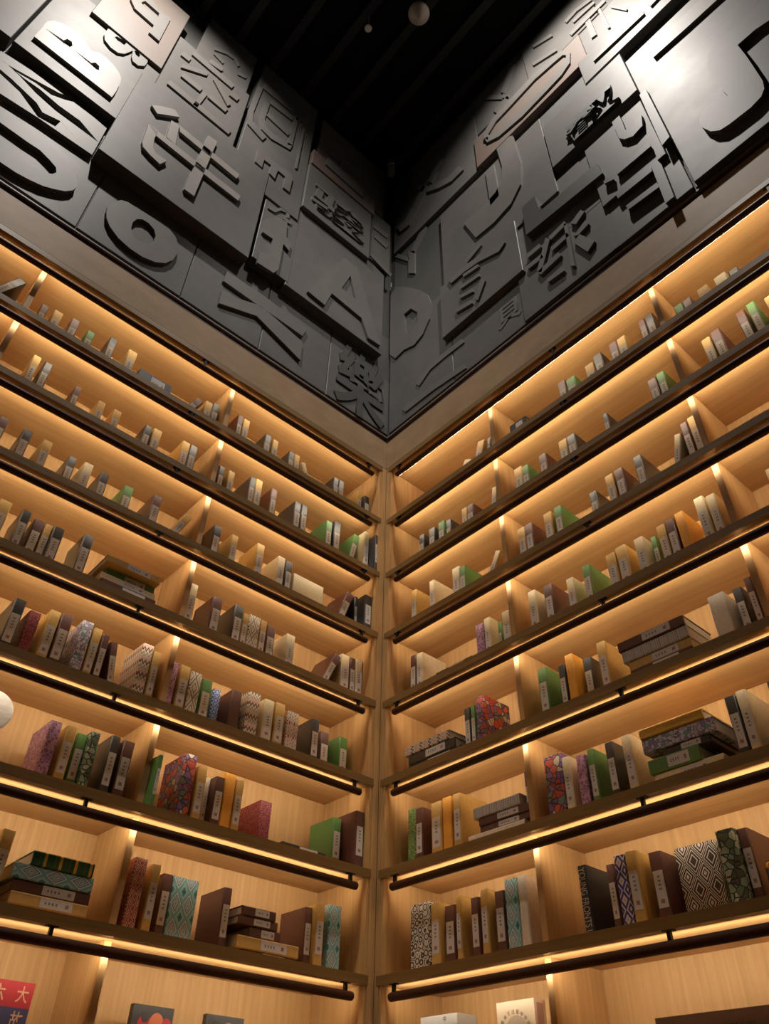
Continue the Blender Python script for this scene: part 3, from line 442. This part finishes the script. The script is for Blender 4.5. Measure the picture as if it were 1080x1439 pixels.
  ['L',7,-0.907,0.06,0.207,0.0304,'t',0,''],
  ['L',7,-0.8481,0.09,0.196,0.0341,'m',0,''],
  ['L',7,-0.8111,0.09,0.196,0.0975,'T',0,'n'],
  ['L',7,-0.6188,0.08,0.196,0.0323,'m',0,''],
  ['L',7,-0.2683,0.08,0.197,0.032,'m',0,''],
  ['L',7,-0.2347,0.06,0.211,0.04,'t',0,''],
  ['L',7,-0.1747,0.06,0.219,0.0592,'T',0,'n'],
  ['R',1,1.1295,0.11,0.239,0.0423,'m',0,''],
  ['R',1,1.1768,0.11,0.219,0.0509,'g',0,''],
  ['R',1,1.2886,0.11,0.221,0.0458,'t',0,''],
  ['R',1,1.3405,0.11,0.247,0.0453,'k',0,''],
  ['R',1,1.4301,0.11,0.251,0.0419,'m',0,''],
  ['R',1,1.4741,0.11,0.245,0.0434,'t',0,''],
  ['R',1,1.5924,0.11,0.26,0.0326,'m',0,''],
  ['R',1,1.6282,0.11,0.261,0.0394,'k',0,''],
  ['R',1,1.7586,0.12,0.206,0.0393,'g',0,''],
  ['R',1,1.8006,0.12,0.205,0.0387,'m',0,''],
  ['R',1,1.8734,0.11,0.196,0.0498,'t',0,''],
  ['R',1,1.9511,0.12,0.207,0.0523,'c',0,''],
  ['R',1,2.0117,0.13,0.2,0.0404,'k',0,''],
  ['R',1,2.1889,0.12,0.197,0.0253,'g',0,''],
  ['R',1,0.5988,0.11,0.235,0.0493,'t',15.0,''],
  ['R',1,0.6665,0.11,0.208,0.0276,'k',10.0,''],
  ['R',1,0.4842,0.13,0.203,0.0506,'c',30.0,''],
  ['R',2,1.556,0.1,0.225,0.0387,'m',0,''],
  ['R',2,1.6001,0.1,0.231,0.0363,'g',0,''],
  ['R',2,1.8162,0.1,0.249,0.0364,'t',0,''],
  ['R',2,1.859,0.1,0.259,0.0394,'m',0,''],
  ['R',2,1.9717,0.1,0.268,0.0363,'m',0,''],
  ['R',2,2.0211,0.09,0.265,0.0331,'g',0,''],
  ['R',2,2.0865,0.1,0.25,0.0266,'t',0,''],
  ['R',2,0.1596,0.1,0.208,0.0344,'k',0,''],
  ['R',2,0.2309,0.1,0.208,0.0424,'k',0,''],
  ['R',2,0.2996,0.1,0.211,0.0435,'g',0,''],
  ['R',2,0.3447,0.11,0.204,0.0331,'k',0,''],
  ['R',2,0.4652,0.1,0.2,0.0355,'t',0,''],
  ['R',2,0.5034,0.1,0.198,0.0392,'m',0,''],
  ['R',2,0.6714,0.1,0.209,0.0322,'c',8.0,''],
  ['R',2,0.8132,0.1,0.229,0.0469,'t',0,''],
  ['R',2,0.8619,0.1,0.214,0.0353,'g',0,''],
  ['R',2,0.9639,0.1,0.212,0.04,'m',0,''],
  ['R',2,1.0796,0.1,0.217,0.0431,'t',0,''],
  ['R',2,1.1256,0.1,0.214,0.0446,'k',0,''],
  ['R',2,1.324,0.1,0.205,0.0209,'k',0,''],
  ['R',3,0.7991,0.09,0.219,0.0403,'t',0,''],
  ['R',3,0.8413,0.09,0.217,0.0398,'m',0,''],
  ['R',3,0.9457,0.09,0.216,0.0417,'t',0,''],
  ['R',3,1.0036,0.09,0.216,0.0376,'g',0,''],
  ['R',3,1.1735,0.11,0.202,0.0354,'k',0,''],
  ['R',3,1.2708,0.09,0.218,0.0373,'t',0,''],
  ['R',3,1.3162,0.09,0.22,0.0386,'m',0,''],
  ['R',3,1.4102,0.09,0.226,0.0355,'k',0,''],
  ['R',3,1.5983,0.09,0.217,0.0261,'c',14.0,''],
  ['R',3,1.6297,0.09,0.25,0.0295,'m',0,''],
  ['R',3,1.6636,0.09,0.257,0.03,'t',0,''],
  ['R',3,0.1079,0.09,0.238,0.0359,'t',0,''],
  ['R',3,0.2352,0.09,0.23,0.0345,'c',0,''],
  ['R',3,0.3906,0.09,0.221,0.0459,'c',0,''],
  ['R',3,0.4381,0.09,0.204,0.0361,'g',0,''],
  ['R',3,0.6489,0.11,0.201,0.0338,'c',28.0,''],
  ['R',4,0.8165,0.085,0.227,0.0382,'c',0,''],
  ['R',4,0.8969,0.085,0.215,0.0411,'m',0,''],
  ['R',4,1.0029,0.095,0.199,0.0345,'c',0,''],
  ['R',4,1.0908,0.085,0.21,0.0335,'g',0,''],
  ['R',4,0.1046,0.085,0.225,0.0377,'m',0,''],
  ['R',4,0.1449,0.085,0.219,0.0398,'c',0,''],
  ['R',4,0.5178,0.085,0.202,0.0433,'P',0,'n'],
  ['R',4,0.5678,0.085,0.213,0.0342,'c',0,''],
  ['R',4,0.6035,0.135,0.202,0.0178,'g',0,''],
  ['R',4,0.6688,0.085,0.197,0.0421,'c',0,''],
  ['R',4,1.2014,0.085,0.202,0.0421,'t',0,''],
  ['R',4,1.2491,0.085,0.212,0.045,'t',0,''],
  ['R',4,1.3309,0.085,0.206,0.0383,'c',0,''],
  ['R',4,1.3833,0.115,0.202,0.0231,'g',0,''],
  ['R',4,1.4293,0.085,0.208,0.0344,'t',0,''],
  ['R',4,1.4662,0.085,0.211,0.0347,'m',0,''],
  ['R',4,1.5084,0.085,0.221,0.0343,'o',0,'n'],
  ['R',4,1.5917,0.085,0.239,0.0356,'c',0,''],
  ['R',4,1.6364,0.085,0.224,0.0333,'c',0,''],
  ['R',4,1.8528,0.085,0.202,0.0232,'c',0,''],
  ['R',5,0.4294,0.08,0.197,0.0324,'k',0,''],
  ['R',5,0.4663,0.08,0.197,0.0221,'g',0,''],
  ['R',5,0.4938,0.08,0.224,0.0482,'A',0,'n'],
  ['R',5,0.8196,0.08,0.219,0.0408,'g',0,''],
  ['R',5,0.9167,0.08,0.196,0.0279,'k',0,''],
  ['R',5,0.9513,0.08,0.226,0.0351,'o',0,'n'],
  ['R',5,1.0071,0.11,0.2,0.035,'k',0,''],
  ['R',5,1.0943,0.08,0.217,0.0348,'t',0,''],
  ['R',5,1.5368,0.08,0.196,0.0571,'w',0,'n'],
  ['R',5,1.6145,0.1,0.198,0.0312,'k',0,''],
  ['R',5,1.6672,0.08,0.204,0.0238,'m',0,''],
  ['R',6,0.0972,0.075,0.229,0.044,'G2',0,'n'],
  ['R',6,0.1428,0.075,0.221,0.0415,'m',0,''],
  ['R',6,0.2307,0.075,0.22,0.0578,'t',0,''],
  ['R',6,0.2941,0.075,0.224,0.0468,'o',0,'n'],
  ['R',6,0.3516,0.075,0.223,0.0394,'t',0,''],
  ['R',6,0.7104,0.075,0.211,0.0176,'m',0,''],
  ['R',6,0.8019,0.075,0.231,0.0762,'A',0,'n'],
  ['R',6,0.8796,0.075,0.208,0.0326,'c',0,''],
  ['R',6,0.9382,0.075,0.196,0.0351,'P',0,'n'],
  ['R',6,0.9853,0.075,0.203,0.0279,'g',0,''],
  ['R',6,1.0594,0.075,0.203,0.0318,'k',0,''],
  ['R',6,1.1255,0.075,0.206,0.034,'c',0,''],
  ['R',6,1.498,0.075,0.206,0.0344,'k',0,''],
  ['R',6,1.5359,0.075,0.212,0.0313,'c',0,''],
  ['R',6,1.6345,0.075,0.206,0.0207,'k',0,''],
  ['R',7,0.127,0.06,0.222,0.1036,'M',0,'n'],
  ['R',7,0.2345,0.06,0.21,0.046,'t',0,''],
  ['R',7,0.2861,0.08,0.196,0.0488,'m',0,''],
  ['R',7,0.3603,0.06,0.214,0.0244,'t',0,''],
  ['R',7,0.423,0.07,0.197,0.0368,'m',0,''],
  ['R',7,0.4779,0.06,0.213,0.0324,'t',0,''],
  ['R',7,0.5344,0.07,0.197,0.0422,'m',0,''],
  ['R',7,0.5901,0.06,0.222,0.0555,'T',0,'n'],
  ['R',7,0.6483,0.06,0.223,0.0362,'w',0,'n'],
  ['R',7,0.8947,0.06,0.204,0.0322,'Y',0,'n'],
  ['R',7,0.9796,0.09,0.196,0.0265,'m',0,''],
  ['R',7,1.031,0.06,0.204,0.0381,'N',0,'n'],
  ['R',7,1.0714,0.06,0.208,0.0388,'t',0,''],
  ['R',7,1.1385,0.08,0.195,0.0421,'m',0,''],
  ['R',7,1.2071,0.11,0.197,0.1318,'K',0,'nw'],
  ['R',7,1.3704,0.06,0.198,0.053,'F',0,'n'],
  ['R',7,1.4249,0.08,0.196,0.0301,'m',0,'']],
 'S': [
  ['L',4,0.05,[[-1.355,-1.127,0.159,'t'],[-1.331,-1.129,0.125,'g'],[-1.358,-1.131,0.081,'c'],[-1.35,-1.126,0.051,'m']]],
  ['L',7,0.05,[[-1.295,-1.103,0.162,'G'],[-1.339,-1.093,0.122,'T'],[-1.328,-1.091,0.08,'m'],[-1.326,-1.093,0.046,'t'],[-1.319,-1.098,0.012,'m']]],
  ['L',7,0.05,[[-0.556,-0.417,0.147,'m'],[-0.564,-0.403,0.117,'m'],[-0.514,-0.385,0.089,'m'],[-0.563,-0.308,0.056,'t'],[-0.536,-0.319,0.017,'m']]],
  ['L',6,0.05,[[-0.418,-0.217,0.03,'k']]],
  ['R',5,0.05,[[0.106,0.368,0.125,'Z'],[0.126,0.395,0.085,'k'],[0.122,0.424,0.044,'k']]],
  ['R',6,0.05,[[0.477,0.698,0.132,'E'],[0.5,0.734,0.091,'m'],[0.502,0.73,0.063,'m'],[0.448,0.712,0.038,'w']]],
  ['R',5,0.05,[[1.197,1.453,0.161,'m'],[1.205,1.457,0.123,'E'],[1.221,1.456,0.078,'t'],[1.226,1.454,0.042,'m']]],
  ['R',6,0.05,[[1.209,1.432,0.192,'y'],[1.21,1.458,0.159,'W'],[1.276,1.433,0.112,'k'],[1.219,1.393,0.088,'g'],[1.231,1.458,0.042,'c']]],
  ['R',4,0.05,[[0.305,0.512,0.047,'m']]],
  ['L',1,0.05,[[-1.474,-1.311,0.104,'k']]],
  ['R',1,0.05,[[0.86,0.957,0.108,'k']]]],
}
# ---------------------------------------------------------------- room
fl = MB().box(-.4, 5.2, -5.2, .4, -.1, 0).obj('floor', M['floor']); tag(fl, kind='structure')
ce = MB().box(-.4, 5.2, -5.2, .4, Z0+3.77, Z0+3.87).obj('ceiling', M['ceil']); tag(ce, kind='structure')
slat = None
for i in range(17):
    y = -.14-.30*i
    if slat is None: slat = MB().box(0, 5.1, -.03, .03, 0, .05).mesh('slat', M['beam'])
    o = bpy.data.objects.new('slat', slat); C.objects.link(o); o.parent = ce; o.location = (0.02, y, Z0+3.72)
EXT = {'L': (-4.2, 0.0), 'R': (0.0, 4.2)}
walls = {}
for wl in 'LR':
    x0, x1 = EXT[wl]
    wo = MB().box(x0, x1, .34, .40, -Z0, 3.77).box(x0, x1, 0, .34, .645, 3.77).obj('wall_'+SIDE[wl], M['wallblack']); put(wo, wl); tag(wo, kind='structure'); walls[wl] = wo
# low row of flat plates on the letter walls
def hull(P, x0, x1, z0, z1, yf, mtl, name='relief_panel'):
    bv = .003; b = MB(); n = 0
    b.v = [(x0, 0, z0), (x1, 0, z0), (x1, 0, z1), (x0, 0, z1), (x0, yf+bv, z0), (x1, yf+bv, z0), (x1, yf+bv, z1), (x0, yf+bv, z1), (x0+bv, yf, z0+bv), (x1-bv, yf, z0+bv), (x1-bv, yf, z1-bv), (x0+bv, yf, z1-bv)]
    b.f = [(0, 1, 2, 3)]
    for q in (0, 4):
        for i in range(4): j = (i+1) % 4; b.f.append((q+i, q+j, q+4+j, q+4+i))
    b.f.append((8, 9, 10, 11)); return b.obj(name, mtl, P)
for wl in 'LR':
    js = sorted([EXT[wl][0]+.02]+DATA['low'][wl]+[EXT[wl][1]])
    for a, b_ in zip(js, js[1:]):
        z1 = 1.6
        hull(walls[wl], a+.002, b_-.002, .665, z1, -.008, M['panel'])
panels = {}
for n, wl, x0, x1, z0, z1, d in DATA['T']:
    mt = M['panel2'] if n in ('strip', 'loop', 'ro', 'up') else M['panel']
    o = hull(walls[wl], x0, x1, z0, z1, -d, mt); panels[n] = o
LIGHT = ('letter B', 'character yang', 'letter O', 'letter o', 'letter K')
DARK = ('upright bar', 'fork shaped character', 'short bar and dot', 'letter C', 'letter L', 'gray bar letter', 'letter S')
for name, wl, tn, d, th, polys in DATA['G']:
    b = MB()
    for rings in polys: b.plate(rings, -(d+th), -d+.002 if tn else 0)
    mt = M['letter']
    if name in LIGHT[:2]: mt = M['letter_light']
    elif wl == 'R' and name in DARK: mt = M['letter_dark'] if name not in ('letter S', 'gray bar letter') else M['letter']
    o = b.obj('raised_letter' if 'letter' in name else 'raised_character', mt, panels[tn] if tn else walls[wl])
    o['label'] = 'raised '+name+' in dark grey relief' if mt is not M['letter_light'] else 'raised pale grey '+name
# characters set in the built-in font
_fc = {}
def glyph_mesh(ch, mtl, th, bold=.02, extr=True):
    cu = bpy.data.curves.new('t', 'FONT'); cu.body = ch; cu.extrude = .5 if extr else 0; cu.offset = bold
    to = bpy.data.objects.new('t', cu); C.objects.link(to); bpy.context.view_layer.update()
    me = bpy.data.meshes.new_from_object(to.evaluated_get(bpy.context.evaluated_depsgraph_get()))
    bpy.data.objects.remove(to); xs = [v.co.x for v in me.vertices]; ys = [v.co.y for v in me.vertices]
    a, b, c, d_ = min(xs), max(xs), min(ys), max(ys)
    for v in me.vertices:
        x, y, z = v.co; v.co = ((x-a)/(b-a), -(z+.5)*th if extr else 0, (y-c)/(d_-c))
    me.materials.clear(); me.materials.append(mtl); return me
for ch, wl, tn, d, th, x0, x1, z0, z1 in DATA['F']:
    me = glyph_mesh(ch, M['letter'] if ch not in '叡樂' else M['letter_dark'], th); o = bpy.data.objects.new('raised_character', me); C.objects.link(o)
    o.parent = panels[tn] if tn else walls[wl]; o.location = (x0, -d+.001, z0); o.scale = (x1-x0, 1, max(z1-z0, .12))
# glossy bead in the corner of the letter walls
o = MB().lathe([(1.55, .004), (2.3, .004)], 8, c=(.003, .003, 0)).obj('silicone_bead', M['silicone'], walls['R']); o.location = (0.002, -.006, 0)
# ---------------------------------------------------------------- bookcases
DIV = {'L': [-3.01, -2.007, -1.005], 'R': [.748, 1.715, 2.68]}
BR = {'L': [-.125, -1.20, -2.28, -3.3], 'R': [.098, 1.20, 2.30, 3.3]}
TZ = {k: -(k-1)*.36 for k in range(1, 9)}; TZ[0] = .389
for wl in 'LR':
    root = empty('built_in_bookcase', wl, 0, 0, -Z0)
    tag(root, 'tall '+SIDE[wl]+' built-in oak bookcase with eight lit shelves and dark rails', 'bookcase')
    Bx = lambda name, mk, *a: box(name, M[mk], root, a[0], a[1], a[2], a[3], a[4]+Z0, a[5]+Z0)
    L = wl == 'L'
    e0, e1 = (-3.5, -.034) if L else (.023, 3.5)
    o = Bx('back_panel', 'oak_v', e0, e1, .31, .335, -Z0+.12, .357)
    if L: Bx('side_panel', 'oak_v', -.045, -.0335, .004, .31, -Z0+.12, .357)
    else: Bx('side_panel', 'oak_v', .0225, .034, .004, .31, -Z0+.12, .357)
    if L: Bx('corner_post', 'oak_v', -.0332, 0, .001, .33, -Z0, .389)
    else: Bx('corner_post', 'oak_v', .0, .0222, .001, .33, -Z0, .389)
    xa, xb = (-3.5, -.028) if L else (.010, 3.5)
    Bx('plinth', 'oak_h', xa, xb, .02, .30, -Z0, -Z0+.12)
    Bx('header_board', 'header', (-3.5 if L else .0005), (-.0005 if L else 3.5), 0, .30, .3905, .603)
    Bx('header_trim', 'trim', (-3.5 if L else .0005), (-.0005 if L else 3.5), .006, .30, .603, .640)
    Bx('header_lip', 'lip', (-3.5 if L else .0005), (-.0005 if L else 3.5), -.006, .30, .640, .648)
    for k in range(0, 11):
        zt = TZ.get(k, -(k-1)*.36); zb = zt-.032
        s = Bx('shelf_board', 'oak_h', (e0 if L else e0), (e1 if L else e1), .020, .309, zb, zt)
        ed = Bx('front_edge', 'edge', xa, xb, 0, .0195, zb, zt)
        if k < 9:
            rz = zt-.071 if k else .300; RY = .010
            x0, x1 = (-3.45, -.092) if L else (.077, 3.45)
            rt = MB().tube_x(x0, x1, RY, rz+Z0, .0148).box(x0+.01, x1-.01, RY+.004, RY+.0172, rz+Z0+.0105, rz+Z0+.0118).obj('rail_tube', M['rail'], root, True)  # thin box is an unseen fin, added to block the strip's steep light
            # light strip let into the back of the tube, facing the shelf
            a = math.radians(LEDTILT); cy, cz = RY+.0146*math.cos(a), rz+Z0+.0146*math.sin(a); sy, sz = -math.sin(a)*.005, math.cos(a)*.005
            ey, ez = math.cos(a)*.0012, math.sin(a)*.0012
            q = MB(); X0, X1 = x0+.006, x1-.006
            q.v = [(X0, cy-sy+ey, cz-sz+ez), (X1, cy-sy+ey, cz-sz+ez), (X1, cy+sy+ey, cz+sz+ez), (X0, cy+sy+ey, cz+sz+ez)]; q.f = [(0, 1, 2, 3)]
            me = bpy.data.meshes.new('led_strip'); me.from_pydata(q.v, [], q.f); me.materials.append(M['led'])
            ld = bpy.data.objects.new('led_strip', me); C.objects.link(ld); ld.parent = rt
            for bx in BR[wl]:
                b = MB().box(bx-.0055, bx+.0055, RY-.008, RY+.004, rz+Z0+.010, zb+Z0-.0035).box(bx-.017, bx+.017, RY-.0105, RY+.0065, zb+Z0-.0035, zb+Z0-.0003)
                b.obj('rail_bracket', M['iron'], rt)
        if k < 10:
            zn = -(k)*.36 if k else 0.0
            for dx in DIV[wl]:
                Bx('divider', 'oak_v', dx-.0115, dx+.0115, .052, .309, zn+.0005, zb-.0005)
# ---------------------------------------------------------------- books
NAMES = dict(y='yellow', k='black', m='maroon', t='mustard', c='cream', g='green', o='orange', w='ivory', Z='zigzag patterned', D='cream diamond-lined', T='turquoise lattice patterned', B='blue lattice patterned', P='purple petal patterned', R='carved red', W='lilac mosaic patterned', A='red and purple collage patterned', F='green leaf patterned', G2='peacock green patterned', Q='red and white ornamented', V='terracotta tile patterned', M='black and yellow mosaic patterned', N='navy and white ornamented', K='black and white woven patterned', Y='matt black lettered', G='green leather gold-banded', E='grey printed')
ORD = ['', 'first', 'second', 'third', 'fourth', 'fifth', 'sixth', 'seventh', 'eighth', 'ninth', 'tenth', 'eleventh', 'twelfth', 'thirteenth', 'fourteenth', 'fifteenth', 'sixteenth', 'seventeenth', 'eighteenth', 'nineteenth', 'twentieth', 'twenty-first', 'twenty-second', 'twenty-third', 'twenty-fourth', 'twenty-fifth']
SH = ['', 'top', 'second', 'third', 'fourth', 'fifth', 'sixth', 'seventh']
def cover(wd, H, D, kind, name='book'):
    t = min(.003, wd*.2); e = min(.0035, wd*.15)
    pts = [(e, 0), (wd-e, 0), (wd, e), (wd, D), (wd-t, D), (wd-t, t+e), (t, t+e), (t, D), (0, D), (0, e)]
    o = MB().prism_z(pts, 0, H).obj(name, M[kind])
    box('page_block', M['paper'], o, t+.0004, wd-t-.0004, t+e+.0005, D-.004, .003, H-.003)
    return o
def label(o, wd, H, a=.22, b=.73, frac=.76):
    g = wd*(1-frac)/2; q = MB().box(0, wd-2*g, 0, .0006, 0, (b-a)*H).obj('spine_label', M['label'], o); q.location = (g, -.0007, a*H); return q
byshelf = {}
for bk_ in DATA['B']: byshelf.setdefault((bk_[0], bk_[1]), []).append(bk_)
for (wl, k), bs in byshelf.items():
    bs.sort(key=lambda b: b[2] if wl == 'R' else -b[2])
    for i, (_, _, lx, s, H, wd, kind, lean, opt) in enumerate(bs):
        wd = max(wd, .012); D = .155 if s+.155 < .306 else .305-s
        if opt == 'nw': D = .16 if kind == 'K' else .05
        if lean == 0 and kind == 'g' and k == 6 and wl == 'L' and -1.03 < lx < -.99: lx = -.9925; wd = .0150
        o = cover(wd, H, D, kind)
        if opt not in ('n', 'nw'): label(o, wd, H)
        z = -(k-1)*.36; a = math.radians(lean); bz = z+.0006
        if lean > 0:      # tilted to the right, standing on the lower right corner; lx,H give the upper left corner
            h = (H-wd*math.sin(a))/math.cos(a); px = lx+wd*math.cos(a)-h*math.sin(a)
            sc = h/H; put(o, wl, px-wd*math.cos(a), s, bz+wd*math.sin(a), a)
        elif lean < 0:
            px = lx-H*math.sin(a)*1.0; put(o, wl, px, s, bz, a)
        else: put(o, wl, lx, s, bz)
        if lean > 0: o.scale = (1, 1, sc)
        look = NAMES[kind]+' book'+('' if opt in ('n', 'nw') else ' with white label')+(' leaning sideways' if lean else '')
        BL.append((o.name, o['x'] if 'x' in o else '', wl, k, i, lean, kind)) if 0 else None
        tag(o, look+', '+SIDE[wl]+' wall '+SH[k]+' shelf, '+ORD[i+1]+' from the corner', 'book', 'books on the '+SIDE[wl]+' wall '+SH[k]+' shelf')
        if kind == 'Y':
            me = glyph_mesh('YOUNG FRONTS U', M['paper'], .001, .0, False)
            q = bpy.data.objects.new('spine_lettering', me); C.objects.link(q); q.parent = o
            q.rotation_euler = (0, math.pi/2, 0); q.scale = (H*.93, 1, wd*.72); q.location = (wd*.14, -.0012, H*.965)
for si, (wl, k, s, layers) in enumerate(DATA['S']):
    zs = -(k-1)*.36; n = len(layers)
    tops = [l[2] for l in layers]; pos = ['topmost', 'second from top', 'third from top', 'fourth from top', 'lowest'] if n > 1 else ['']
    wh = {0: 'left bay', 1: 'left bay', 2: 'corner bay', 3: 'by green book', 4: 'corner bay', 5: 'corner bay', 6: 'middle bay', 7: 'middle bay', 8: 'corner bay', 9: 'middle bay', 10: 'middle bay'}[si]
    for i, (x0, x1, zt, kind) in enumerate(layers):
        base = tops[i+1]+.0008 if i+1 < n else .0006
        th = zt-base; H = x1-x0; D = .16 if i % 2 == 0 else .15
        if k > 3: D += .02
        lift = 0
        o = cover(th, H, D, kind)
        if kind not in 'ZTGEWoy' and not (kind == 'w'): label(o, th, H, .2, .62)
        # lying on its side: spine to the front, head of the book to the left
        put(o, wl, x1, s+(i % 3)*.004+(.03 if (si, i) == (0, 1) else 0), zs+base, -math.pi/2)
        tag(o, (NAMES[kind]+' book lying flat, '+(pos[i] if i < n-1 or n == 1 else 'lowest')+' in pile, '+SIDE[wl]+' wall '+SH[k]+' shelf '+wh).replace('flat,  in pile', 'flat alone').replace('  ', ' ').replace('second from top in', 'second in').replace('patterned ', ''), 'book', 'lying books on the '+SIDE[wl]+' wall '+SH[k]+' shelf '+wh)
# ---------------------------------------------------------------- things on the lowest visible shelf and odd items
ZB = -7*.36+.0006
def std(name, wl, x0, x1, y, D, ztop, mk, label_, cat, base=ZB):
    o = MB().box(0, x1-x0, 0, D, 0, ztop-base).obj(name, mk if not isinstance(mk, str) else M[mk]); put(o, wl, x0, y, base); return tag(o, label_, cat)
def text(par, s, x, z, sx, sz, m, y=-.0012, ry=0, bold=.01):
    me = glyph_mesh(s, m, .001, bold, False); q = bpy.data.objects.new('cover_text', me); C.objects.link(q); q.parent = par
    q.location = (x, y, z); q.scale = (sx, 1, sz); q.rotation_euler = (0, ry, 0); return q
red = mat('poster_red', (.50, .035, .045), .5); blu = mat('poster_blue', (.07, .07, .17), .5); mar = mat('poster_maroon', (.20, .025, .03), .5)
gld = mat('pale_gold_print', (.70, .42, .25), .5); ink = mat('brown_ink', (.12, .07, .05), .6)
o = std('picture_book', 'L', -1.36, -1.148, .15, .02, -2.312, mar, 'red and blue banded picture book standing face out on the bottom left shelf', 'book')
h = -2.312-ZB
for a, b_, mt in ((.70, 1, red), (.42, .70, blu), (0, .42, mar)): MB().box(0.0003, .2117, -.0008, -.0001, a*h+.0002, b_*h-.0002).obj('cover_band', mt, o)
for ch, x, z in (('六', .098, .76), ('大', .165, .76), ('百', .098, .47), ('故', .165, .47), ('年', .098, .18), ('宫', .165, .18)): text(o, ch, x, z*h, .034, .040, gld)
for (x0, x1, zt, wh) in ((-.810, -.668, -2.3145, 'nearer the divider'), (-.547, -.401, -2.3135, 'nearer the corner')):
    o = std('picture_book', 'L', x0, x1, .2, .022, zt, 'k', 'small dark framed picture book with orange faces, the one '+wh, 'book')
    h = zt-ZB; wd = x1-x0
    fc = mat('orange_portrait', (.60, .17, .08), .5)
    for i, (cx, cz, rr, mt) in enumerate(((.32, .74, .17, red), (.60, .76, .18, fc), (.85, .76, .12, red), (.32, .86, .10, M['k']))):
        q = MB().lathe([(-.0010-i*.0004, rr*wd), (-.0002, rr*wd)], 18, 'y').obj('portrait_print', mt, o); q.location = (cx*wd, 0, h*cz); q.scale = (1, 1, 1.25)
o = std('gift_box', 'R', .140, .311, .10, .09, -2.288, mat('grey_card', (.45, .44, .42), .5), 'pale grey box with one dark character on the bottom right shelf', 'box')
MB().box(-.002, .173, -.002, .092, -2.288-ZB-.03, -2.288-ZB).obj('lid', mat('grey_lid', (.50, .49, .47), .5), o); text(o, '中', .108, -2.288-ZB-.022, .014, .018, ink, -.0032)
o = std('gift_box', 'R', .469, .624, .12, .055, -2.2755, mat('cream_card', (.68, .56, .40), .55), 'cream printed box with arched lettering on the bottom right shelf', 'box')
h = -2.2755-ZB
for i, ch in enumerate('最美不过是中华风'):
    a = math.radians(150-17*i); text(o, ch, .078+.055*math.cos(a)-.006, h-.085+.055*math.sin(a)-.006, .012, .012, ink, ry=-(a-math.pi/2))
MB().plate([[(.078+.045*math.cos(a*.1), h-.085+.045*math.sin(a*.1)) for a in range(0, 32)]], -.0008, -.0001).obj('arch_print', mat('faint_print', (.50, .38, .28), .6), o)
MB().box(.1552, .1557, .012, .043, 0.01, h-.01).obj('side_print', mat('mauve_print', (.45, .28, .24), .6), o)
o = std('cardboard_box', 'R', 1.065, 1.50, .08, .12, -2.374, mat('brown_card', (.22, .12, .07), .6), 'large brown cardboard box at the right end of the bottom shelf', 'box')
text(o, '中国出版', .19, -2.374-ZB-.05, .09, .022, ink)
o = std('tin_canister', 'R', 1.472, 1.525, .055, .05, -2.13, 'k', 'x', 'canister')
bpy.data.objects.remove(o)
o = MB().lathe([(0, .024), (.004, .026), (.078, .026), (.080, .024)], 24).obj('canister', M['k'], None, True); put(o, 'R', 1.500, .085, TZ[7]+.0006); tag(o, 'small black canister with gold cap at the right end of the seventh shelf', 'canister')
q = MB().lathe([(0, .0262), (.012, .0262), (.016, .022), (.018, .010)], 24).obj('cap', M['gold'], o, True); q.location = (0, 0, .078)
# white round fan on a stand, sixth shelf left
fan = empty('round_fan', 'L', -1.535, .12, TZ[6]+.0006); tag(fan, 'white round fan on a dark stand at the left end of the sixth shelf', 'fan')
q = MB().lathe([(-.004, .060), (-.002, .066), (.002, .066), (.004, .060)], 36, 'y').obj('fan_disc', noisy('painted_silk', (.66, .63, .58), (.40, .38, .36), (14, 14, 60), .6, 0), fan); q.location = (0, 0, .192)
q = MB().lathe([(.02, .004), (.128, .004)], 10).obj('fan_handle', M['iron'], fan)
q = MB().box(-.035, .035, -.02, .02, 0, .012).box(-.012, .012, -.012, .012, .012, .03).obj('fan_stand', M['iron'], fan)
# ---------------------------------------------------------------- ceiling fittings
cc = bpy.data.objects.new('security_camera', None); C.objects.link(cc); cc.location = (.215, -.215, Z0+3.56); tag(cc, 'small silver security camera hanging in the dark ceiling corner', 'camera')
cc.rotation_euler = (0, 0, math.radians(-45))
MB().lathe([(-.17, .030), (-.05, .030)], 18).obj('camera_body', mat('olive_metal', (.16, .15, .11), .5), cc, True)
MB().lathe([(-.05, .034), (.0, .034), (.01, .030)], 20).obj('camera_lens_ring', M['chrome'], cc, True)
MB().lathe([(.01, .030), (.04, .028), (.065, .018), (.075, .004)], 20).obj('camera_dome', mat('smoked_dome', (.25, .25, .24), .15, .3), cc, True)
MB().box(-.28, 0, -.012, .012, -.155, -.13).box(-.29, -.26, -.03, .03, -.19, .02).obj('camera_arm', M['iron'], cc)
MB().box(-.012, .012, -.012, .012, .06, .16).obj('ceiling_rod', M['iron'], cc)
sp = bpy.data.objects.new('sprinkler', None); C.objects.link(sp); sp.location = (.861, -1.019, Z0+3.45); tag(sp, 'white sprinkler head on a thin rod below the black ceiling', 'sprinkler')
MB().lathe([(-.008, .012), (0, .026), (.004, .026), (.012, .008)], 16).obj('deflector', M['white'], sp, True)
MB().lathe([(.01, .005), (.32, .005)], 10).obj('drop_rod', mat('grey_rod', (.25, .24, .22), .4, .5), sp)
pd = bpy.data.objects.new('pendant_horn', None); C.objects.link(pd); pd.location = (1.21, -.86, Z0+3.2); tag(pd, 'beige pointed pendant fitting hanging at the top edge of the ceiling', 'pendant')
MB().lathe([(-.05, .004), (-.035, .022), (0, .058), (.04, .072), (.075, .066), (.11, .03), (.13, .010)], 28).obj('shade', mat('beige_shell', (.50, .42, .35), .5), pd, True)
MB().lathe([(.12, .006), (.57, .006)], 10).obj('drop_rod', M['iron'], pd)
